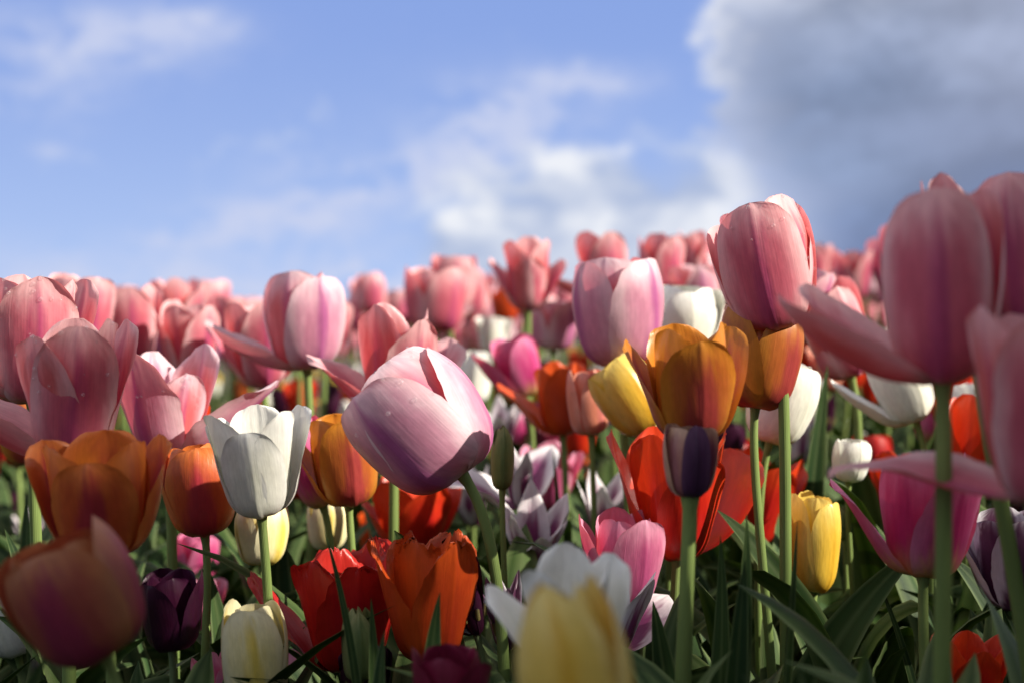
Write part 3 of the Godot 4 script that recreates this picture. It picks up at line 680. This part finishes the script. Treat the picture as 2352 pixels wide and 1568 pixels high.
		["magenta", "egg", 742, 1162, 195, 0.066, -18, 2, 10, [], 0.0, "purplish magenta tulip with a yellow foot behind the golden-orange one", "the purplish magenta tulip", 0.52],
		["rose", "cup", 1428, 1385, 205, 0.062, 4, 6, 30, [[0, 2, 0], [2, 10, 8]], 0.0, "rose-pink tulip with folded petals just behind the wide open white one", "the rose-pink tulip"],
		["rose", "goblet", 545, 1650, 165, 0.047, -2, 6, 20, [[2, 18, 0], [1, 30, 16]], 0.0, "rose-mauve tulip with petals spread behind the pale yellow one at the bottom", ""],
		["rose", "open", 1262, 1168, 140, 0.062, 4, 6, 0, [], 0.0, "rose-red tulip right of the green bud", ""],
		["rose", "cup", 2288, 1290, 90, 0.050, 6, 0, 0, [], 0.0, "pink tulip showing behind the right side of the large magenta one", ""],
		["magenta", "cup", 120, 1165, 110, 0.060, 0, 0, 0, [], 0.0, "pinkish magenta tulip low between the dark stem and the open orange one", ""],
		["rose", "slim", 1745, 1400, 95, 0.050, -2, 0, 0, [], 0.0, "narrow pink-and-orange tulip behind the tall green blades", ""],
		# green buds
		["green", "bud", 1153, 1122, 140, 0.044, 0, 0, 12, [], 0.0, "closed green tulip bud just right of the nodding mauve-pink one", "the green bud"],
		["green", "bud", 825, 1560, 165, 0.044, -2, 4, 20, [], 0.0, "closed green tulip bud at the bottom before the ragged crimson one", "the low green bud", 0.46],
		["green", "bud", 1940, 1240, 76, 0.028, -5, 0, 0, [], 0.0, "small olive bud just right of the bright yellow tulip", ""],
		["green", "bud", 1690, 1575, 110, 0.034, 2, 0, 0, [], 0.0, "brownish green bud low among the blades, right of centre at the bottom", ""],
	]


# blades told apart: [tip x, tip y, foot x at the bottom of the frame, depth, half width, bow, facing, label]
func blades_by_hand() -> Array:
	return [
		[744, 1215, 812, 0.84, 0.0050, 0.01, 0.9, "narrow pointed green blade crossing the ragged crimson tulip"],
		[852, 1372, 880, 0.82, 0.0075, 0.0, 0.5, "short green blade right of the low green bud"],
		[884, 1446, 1010, 0.78, 0.0125, -0.02, -0.5, "green leaf arching left with a pale midrib, under the ragged brick-red tulip"],
		[1010, 1360, 1110, 0.80, 0.0135, -0.02, 0.4, "pointed green leaf leaning left against the nodding tulip's stem"],
		[1715, 1178, 1610, 0.80, 0.0110, 0.01, 0.5, "tall green blade just right of the closed violet tulip's stem"],
		[1655, 1230, 1585, 0.82, 0.0095, 0.01, -0.3, "slim green blade hugging the closed violet tulip's stem"],
		[1712, 1285, 1660, 0.78, 0.0120, 0.0, 0.3, "broad green blade in the middle of the tall cluster"],
		[1832, 1192, 1775, 0.80, 0.0100, 0.0, 0.8, "tall pointed blade in front of the bright yellow tulip"],
		[1648, 1170, 1860, 1.00, 0.0200, 0.03, 0.2, "arching sunlit leaf falling right behind the tall green blades"],
		[2125, 1245, 1880, 0.95, 0.0230, -0.03, -0.3, "broad dark leaf arching right beneath the large magenta tulip"],
		[2180, 1275, 2350, 1.00, 0.0250, 0.02, 0.2, "broad dark leaf right of the thick near stem"],
		[2006, 1308, 2150, 0.95, 0.0045, 0.0, 0.6, "thin grassy blade slanting below the large magenta tulip"],
		[1985, 1475, 2000, 0.58, 0.0105, 0.0, 0.1, "blurred pointed leaf tip at the bottom, close to the camera"],
		[1902, 838, 1835, 1.25, 0.0140, 0.0, 0.3, "dark green leaf rising behind the golden-rose tulip's stem"],
		[648, 1160, 735, 1.10, 0.0190, -0.02, 0.4, "broad dark leaf right of the white crowned tulip's stem"],
		[1500, 1380, 1560, 0.86, 0.0170, 0.0, 0.3, "dark green leaf left of the closed violet tulip's stem"],
		[1270, 1030, 1300, 1.25, 0.0055, 0.0, 0.3, "narrow blade beside the rose-red tulip and the green bud"],
		[10, 1215, 60, 1.00, 0.0150, 0.02, 0.4, "green leaf at the left edge below the dark amber tulip"],
		[60, 1130, 75, 1.15, 0.0150, 0.0, -0.4, "dark upright leaf behind the dark stem at the left edge"],
		[475, 1300, 500, 1.05, 0.0140, 0.01, 0.4, "upright leaf behind the stem of the closed orange-red tulip"],
		[110, 1500, 30, 0.70, 0.0130, -0.02, 0.3, "dark leaf in the lower left corner under the big blurred tulip"],
		[2260, 1420, 2300, 1.00, 0.0180, 0.0, -0.2, "dark upright leaf left of the purple-and-white tulip at the frame edge"],
	]


const DEWY := ["the nodding mauve-pink tulip", "the rain-beaded pink tulip", "the tall notched pink tulip", "the wide mauve tulip", "the broad pink tulip"]


func dew_mesh(root: Node3D, d: float) -> ArrayMesh:   # rain drops beaded on the petals' outer faces
	var st := SurfaceTool.new()
	st.begin(Mesh.PRIMITIVE_TRIANGLES)
	var bead := SphereMesh.new()
	bead.radius = 1.0
	bead.height = 2.0
	bead.radial_segments = 10
	bead.rings = 6
	for child in root.get_children():
		if not String(child.name).begins_with("petal"): continue
		var mi := child as MeshInstance3D
		var a := mi.mesh.surface_get_arrays(0)
		var vs: PackedVector3Array = a[Mesh.ARRAY_VERTEX]
		var ns: PackedVector3Array = a[Mesh.ARRAY_NORMAL]
		for k in 9:
			var i := int(vs.size() * rng.randf_range(0.45, 0.97))
			var nrm := (mi.transform.basis * ns[i]).normalized()
			if nrm.z < 0.1: continue
			var j := mini(i + 1, vs.size() - 1)
			var p := mi.transform * vs[i].lerp(vs[j], rng.randf())
			if vs[i].distance_to(vs[j]) > 0.01: p = mi.transform * vs[i]
			var r := rng.randf_range(0.0006, 0.0017)
			var y := nrm
			var x := y.cross(Vector3.UP).normalized()
			st.append_from(bead, 0, Transform3D(Basis(x * r, y * r * 0.62, x.cross(y) * r), p + nrm * r * 0.45))
	return st.commit()


func place_flower(row: Array, k: int) -> void:
	var d: float = row[5] * FOCAL / row[4]
	var head := spot(row[2], row[3], d)
	var foot := Vector3(head.x + row[10] + 0.012 * petal_noise.get_noise_2d(k * 31.0, 0.0), 0.0, head.z - 0.02 * petal_noise.get_noise_2d(k * 17.0, 50.0))
	foot.y = ground_y(foot.x, foot.z) - 0.004
	var root := Node3D.new()
	root.name = numbered("tulip_bud" if row[1] == "bud" else "tulip")
	add_child(root)
	root.position = foot
	tag(root, row[11], "tulip", "tulips in the mixed flower bed")
	var big: float = row[4]
	var detail := Vector2i(20, 26) if big > 190 else Vector2i(14, 18) if big > 110 else Vector2i(10, 12)
	tulip(root, row[0], row[1], row[5], foot, head, row[6], row[7], row[8], row[9], row[13] if row.size() > 13 else RATIO[row[1]], k * 2.713 + 0.5, detail, 2)
	if row[12] in DEWY:
		var dew := part("dew", dew_mesh(root, d), mats["water"], root)
		dew.set_meta("kind", "stuff")
	heads.append([row[2], row[3] - big * 0.5, big * 0.42, d, row[12]])


func place_blade(row: Array, k: int) -> void:
	var d: float = row[3]
	var tip := spot(row[0], row[1], d)
	var low := spot(row[2], 1568, d)
	# from the tip through the frame's bottom and on to the ground
	var foot := Vector3(low.x + (low.x - tip.x) * 0.35, 0, low.z)
	foot.y = ground_y(foot.x, foot.z) - 0.004
	var root := Node3D.new()
	root.name = numbered("tulip_plant")
	add_child(root)
	root.position = foot
	tag(root, row[7], "leaf", "tall leaves between the tulips")
	var c := tip - foot
	var b := Vector3(c.x * 0.35 + row[5] * 2.0, c.y * 0.66, 0.012)
	part("leaf", leaf_mesh(Vector3.ZERO, b, c, row[4], row[6], 0.38, 0.25 + 0.2 * sin(k * 1.7), k * 3.1, 8, 26), mats["leaf"], root)
	var r := random_leaf(Vector3(0.004, 0, -0.004), c.y * 0.6, rng.randf() * TAU)
	part("leaf", leaf_mesh(r[0], r[1], r[2], r[3], r[4], 0.5, 0.3, k * 5.1, 5, 12), mats["leaf"], root)


# ---------------------------------------------------------------- the flowers further back
const WORDS := {"pink": "pink", "mauve": "pale pink", "orange": "orange", "salmon": "salmon", "white": "white", "cream": "cream", "yellow": "yellow", "red": "red", "vermilion": "red-orange", "purple": "dark purple", "maroon": "maroon", "bicolour": "purple-and-white", "magenta": "magenta", "rose": "rose"}


func prototype(kind: String, n: int) -> Node3D:
	var key := "%s%d" % [kind, n]
	if not protos.has(key):
		var form: String = {"pink": ["cup", "goblet", "egg"], "mauve": ["egg", "cup", "goblet"], "red": ["open", "goblet", "ragged"], "bicolour": ["star", "lily", "star"], "purple": ["cup", "slim", "lily"]}.get(kind, ["egg", "cup", "goblet"])[n]
		var long: float = {"pink": 0.082, "mauve": 0.080, "red": 0.070, "vermilion": 0.064}.get(kind, 0.057)
		var root := Node3D.new()
		var high := 0.46 if kind in ["pink", "mauve"] else 0.31
		tulip(root, kind, form, long, Vector3.ZERO, Vector3(0.01, high, 0.0), 4.0 * (n - 1), 2.0, 20.0, [], RATIO[form], 50.0 + n * 3.3 + kind.length() * 7.1, Vector2i(8, 10), 2)
		root.set_meta("high", high + long * 0.5)
		protos[key] = root
	return protos[key]


func flowers_behind() -> void:
	var placed := []
	var tries := 0
	var crowd := ["red", "vermilion", "yellow", "white", "bicolour", "purple", "cream", "salmon", "magenta", "bicolour", "red", "white", "purple", "red", "maroon", "bicolour", "vermilion"]
	while placed.size() < 197 and tries < 16000:
		tries += 1
		var d := lerpf(1.06, 3.0, pow(rng.randf(), 1.6))
		var px := rng.randf_range(-60.0, 2412.0)
		var x := (px - 1176.0) / FOCAL * d
		var tall := rng.randf() < (0.10 if d < 1.9 else 0.50)
		var kind: String = ("mauve" if rng.randf() < 0.3 else "pink") if tall else crowd[rng.randi() % crowd.size()]
		var n := rng.randi() % 3
		var grow := rng.randf_range(0.86, 1.10)
		if tall: grow = minf(grow, 0.94 if d < 2.0 else 1.02)
		var proto := prototype(kind, n)
		var at := Vector3(x, 0, -d)
		at.y = ground_y(at.x, at.z) - 0.004 - (0.0 if tall else 0.13 * rng.randf() * rng.randf())
		var p := seen_at(at + Vector3.UP * float(proto.get_meta("high")) * grow)
		var r := 0.030 / d * FOCAL
		var clear := true
		for h in heads:      # not straight in front of or just behind a flower placed by hand
			if d < h[3] + 0.05 and Vector2(h[0] - p.x, h[1] - p.y).length() < h[2] + r: clear = false
			if absf(d - h[3]) < 0.06 and absf(h[0] - p.x) < h[2] + r: clear = false
		for q in placed:
			if (q[0] as Vector3).distance_to(at) < 0.065: clear = false
		if not clear: continue
		placed.append([at, kind, n, grow, p, d])
	var told := {}
	var rows := []
	for q in placed:
		var p: Vector2 = q[4]
		var best := 1e9
		var ref := ""
		var where := ""
		for h in heads:
			if h[4] == "": continue
			var v := p - Vector2(h[0], h[1])
			if v.length() < best:
				best = v.length()
				ref = h[4]
				where = ("right of" if v.x > 0 else "left of") if absf(v.x) > absf(v.y) * 1.6 else ("above" if v.y < 0 else "below") if absf(v.y) > absf(v.x) * 1.6 else ("above right of" if v.x > 0 else "above left of") if v.y < 0 else ("below right of" if v.x > 0 else "below left of")
		var far: String = "blurred" if q[5] > 2.6 else "small" if q[5] > 1.9 else "sunlit"
		var key := "%s %s tulip %s %s" % [far, WORDS[q[1]], where, ref]
		rows.append([q, key, p.x])
		if not told.has(key): told[key] = []
		told[key].append(p.x)
	var ordinal := ["leftmost", "second", "third", "fourth", "fifth", "sixth", "seventh", "eighth"]
	for row in rows:
		var q: Array = row[0]
		var xs: Array = told[row[1]]
		var label: String = row[1]
		if xs.size() > 1:
			xs.sort()
			label = "%s %s" % ["leftmost" if xs.find(row[2]) == 0 else ordinal[mini(xs.find(row[2]), 7)] + " from left", label]
		var o: Node3D = prototype(q[1], q[2]).duplicate()
		o.remove_meta("high")
		o.name = numbered("tulip")
		add_child(o)
		o.position = q[0]
		o.rotation = Vector3(rng.randf_range(-0.06, 0.06), rng.randf() * TAU, rng.randf_range(-0.07, 0.07))
		o.scale = Vector3.ONE * q[3]
		tag(o, label, "tulip", "tulips in the mixed flower bed")


# ---------------------------------------------------------------- masses nobody could count
func join_grid(big: Array, pos: PackedVector3Array, col: PackedColorArray, uvs: PackedVector2Array, nu: int, nv: int) -> void:
	var m := grid_mesh(pos, col, uvs, nu, nv).surface_get_arrays(0)
	var base: int = big[0].size()
	big[0].append_array(m[Mesh.ARRAY_VERTEX])
	big[1].append_array(m[Mesh.ARRAY_NORMAL])
	big[2].append_array(m[Mesh.ARRAY_COLOR])
	big[3].append_array(m[Mesh.ARRAY_TEX_UV])
	for i in m[Mesh.ARRAY_INDEX]: big[4].append(base + i)


func joined(big: Array) -> ArrayMesh:
	var a := []
	a.resize(Mesh.ARRAY_MAX)
	a[Mesh.ARRAY_VERTEX] = big[0]
	a[Mesh.ARRAY_NORMAL] = big[1]
	a[Mesh.ARRAY_COLOR] = big[2]
	a[Mesh.ARRAY_TEX_UV] = big[3]
	a[Mesh.ARRAY_INDEX] = big[4]
	var m := ArrayMesh.new()
	m.add_surface_from_arrays(Mesh.PRIMITIVE_TRIANGLES, a)
	return m


func leaf_mass() -> void:
	var big := [PackedVector3Array(), PackedVector3Array(), PackedColorArray(), PackedVector2Array(), PackedInt32Array()]
	for k in 4300:
		var d := lerpf(0.62, 3.2, pow(rng.randf(), 1.3))
		var x := rng.randf_range(-0.60, 0.60) * (d + 0.4)
		var at := Vector3(x, 0, -d)
		at.y = ground_y(x, -d) - 0.004
		var r := random_leaf(at, rng.randf_range(0.13, 0.27) if d < 1.0 else rng.randf_range(0.16, 0.31), rng.randf() * TAU)
		var a := leaf_arrays(r[0], r[1], r[2], r[3], r[4], rng.randf_range(0.3, 0.8), rng.randf_range(-0.1, 0.7), 4, 9, k * 0.37)
		join_grid(big, a[0], a[1], a[2], 4, 9)
	var m := part("undergrowth", joined(big), mats["leaf"], self)
	tag(m, "dense dark green tulip leaves growing between the stems", "leaves", "", "stuff")


func far_mass() -> void:   # the bed goes on: heads too far and too many to tell apart
	for kind in ["pink", "mauve", "red", "white", "yellow"]:
		var proto: Node3D = prototype(kind, 1)
		var big := [PackedVector3Array(), PackedVector3Array(), PackedColorArray(), PackedVector2Array(), PackedInt32Array()]
		for child in proto.get_children():
			var mi := child as MeshInstance3D
			var a := mi.mesh.surface_get_arrays(0)
			var base: int = big[0].size()
			for v in a[Mesh.ARRAY_VERTEX]: big[0].append(mi.transform * v)
			for v in a[Mesh.ARRAY_NORMAL]: big[1].append(mi.transform.basis * v)
			big[2].append_array(a[Mesh.ARRAY_COLOR])
			big[3].append_array(a[Mesh.ARRAY_TEX_UV])
			for i in a[Mesh.ARRAY_INDEX]: big[4].append(base + i)
		var mm := MultiMesh.new()
		mm.transform_format = MultiMesh.TRANSFORM_3D
		mm.mesh = joined(big)
		var count: int = {"pink": 540, "mauve": 210}.get(kind, 130)
		mm.instance_count = count
		for i in count:
			var d := rng.randf_range(2.7, 8.0)
			var x := rng.randf_range(-0.55, 0.55) * d
			var b := Basis.from_euler(Vector3(rng.randf_range(-0.07, 0.07), rng.randf() * TAU, rng.randf_range(-0.07, 0.07))).scaled(Vector3.ONE * rng.randf_range(0.82, 1.08))
			mm.set_instance_transform(i, Transform3D(b, Vector3(x, ground_y(x, -d), -d)))
		var o := MultiMeshInstance3D.new()
		o.name = "far_%s_tulip_bed" % WORDS[kind].replace(" ", "_")
		o.multimesh = mm
		o.material_override = mats["petal"]
		add_child(o)
		tag(o, "far end of the bed, %s tulips blurred into one mass" % WORDS[kind], "tulip bed", "", "stuff")


func ground() -> void:
	var xs := []
	for i in 41:
		var t := (i - 20) / 20.0
		xs.append(signf(t) * (absf(t) * 3.0 + pow(absf(t), 6.0) * 400.0))
	var pos := PackedVector3Array()
	var col := PackedColorArray()
	var uvs := PackedVector2Array()
	for j in 41:
		for i in 41:
			var z: float = -xs[j] - 2.0
			pos.append(Vector3(xs[i], ground_y(xs[i], z), z))
			col.append(Color.WHITE)
			uvs.append(Vector2(xs[i], z))
	var m := part("ground", grid_mesh(pos, col, uvs, 40, 40), mats["soil"], self)
	tag(m, "dark brown soil of the flower bed under the tulips", "", "", "structure")


func hedge() -> void:   # clipped hedge behind the photographer; its shade lies over the nearest flowers
	var root := Node3D.new()
	root.name = "hedge"
	add_child(root)
	root.position = Vector3(5.6, 0, 1.75)
	tag(root, "tall clipped green hedge behind the camera, shading the nearest flowers", "hedge")
	var size := Vector3(9.5, HEDGE, 1.1)
	var core := BoxMesh.new()
	core.size = size - Vector3(0.3, 0.22, 0.4)
	var wood := StandardMaterial3D.new()
	wood.albedo_color = Color(0.05, 0.055, 0.03).linear_to_srgb()
	wood.roughness = 0.9
	part("inner_growth", core, wood, root, Transform3D(Basis(), Vector3(0, core.size.y * 0.5 - 0.1, 0)))
	var leaf := leaf_mesh(Vector3.ZERO, Vector3(0, 0.04, 0.004), Vector3(0, 0.085, 0.012), 0.026, 0.0, 0.3, 0.5, 3.0, 2, 4)
	var mm := MultiMesh.new()
	mm.transform_format = MultiMesh.TRANSFORM_3D
	mm.mesh = leaf
	mm.instance_count = 36000
	for i in 36000:
		var p := Vector3(rng.randf_range(-0.5, 0.5), rng.randf(), rng.randf_range(-0.5, 0.5))
		var face := rng.randi() % 8
		if face < 3: p.z = 0.5 - 0.16 * rng.randf()
		elif face < 6: p.z = -0.5 + 0.16 * rng.randf()
		else: p.y = 1.0 - 0.05 * rng.randf() * rng.randf() + 0.02 * petal_noise.get_noise_2d(p.x * 300.0, p.z * 60.0)
		mm.set_instance_transform(i, Transform3D(Basis.from_euler(Vector3(rng.randf() * TAU, rng.randf() * TAU, rng.randf() * TAU)), p * size))
	var o := MultiMeshInstance3D.new()
	o.name = "foliage"
	o.multimesh = mm
	o.material_override = mats["leaf"]
	root.add_child(o)
	o.set_meta("kind", "stuff")


const HEDGE := 4.07


func _ready() -> void:
	petal_noise.seed = 77
	petal_noise.noise_type = FastNoiseLite.TYPE_SIMPLEX_SMOOTH
	petal_noise.frequency = 0.05
	petal_noise.fractal_octaves = 2
	rng.seed = 20240417
	# camera
	var cam := Camera3D.new()
	cam.name = "camera"
	cam.position = EYE
	cam.fov = rad_to_deg(2.0 * atan(784.0 / FOCAL))
	cam.near = 0.05
	cam.far = 2000.0
	var lens := CameraAttributesPhysical.new()
	lens.frustum_focal_length = 50.0
	lens.frustum_focus_distance = 0.93
	lens.exposure_aperture = 4.9
	cam.attributes = lens
	add_child(cam)
	cam.fov = rad_to_deg(2.0 * atan(784.0 / FOCAL))
	# sky and exposure
	var env := Environment.new()
	env.background_mode = Environment.BG_SKY
	var sky := Sky.new()
	var pano := PanoramaSkyMaterial.new()
	pano.panorama = make_sky()
	sky.sky_material = pano
	env.sky = sky
	env.tonemap_mode = Environment.TONE_MAPPER_LINEAR
	env.tonemap_exposure = 1.8
	env.background_energy_multiplier = 0.57
	env.sdfgi_enabled = true
	env.ssao_enabled = true
	env.ssil_enabled = true
	var around := WorldEnvironment.new()
	around.name = "world_environment"
	around.environment = env
	add_child(around)
	# sun
	var sun := DirectionalLight3D.new()
	sun.name = "sun"
	sun.light_color = Color(1.0, 0.965, 0.90)
	sun.light_energy = 1.6
	sun.light_angular_distance = 0.5
	sun.shadow_enabled = true
	add_child(sun)
	sun.look_at_from_position(SUN * 50.0, Vector3.ZERO)
	make_materials()
	ground()
	hedge()
	var rows := flowers_by_hand()
	for k in rows.size(): place_flower(rows[k], k)
	var blades := blades_by_hand()
	for k in blades.size(): place_blade(blades[k], k)
	flowers_behind()
	leaf_mass()
	far_mass()
	for p in protos.values(): p.free()
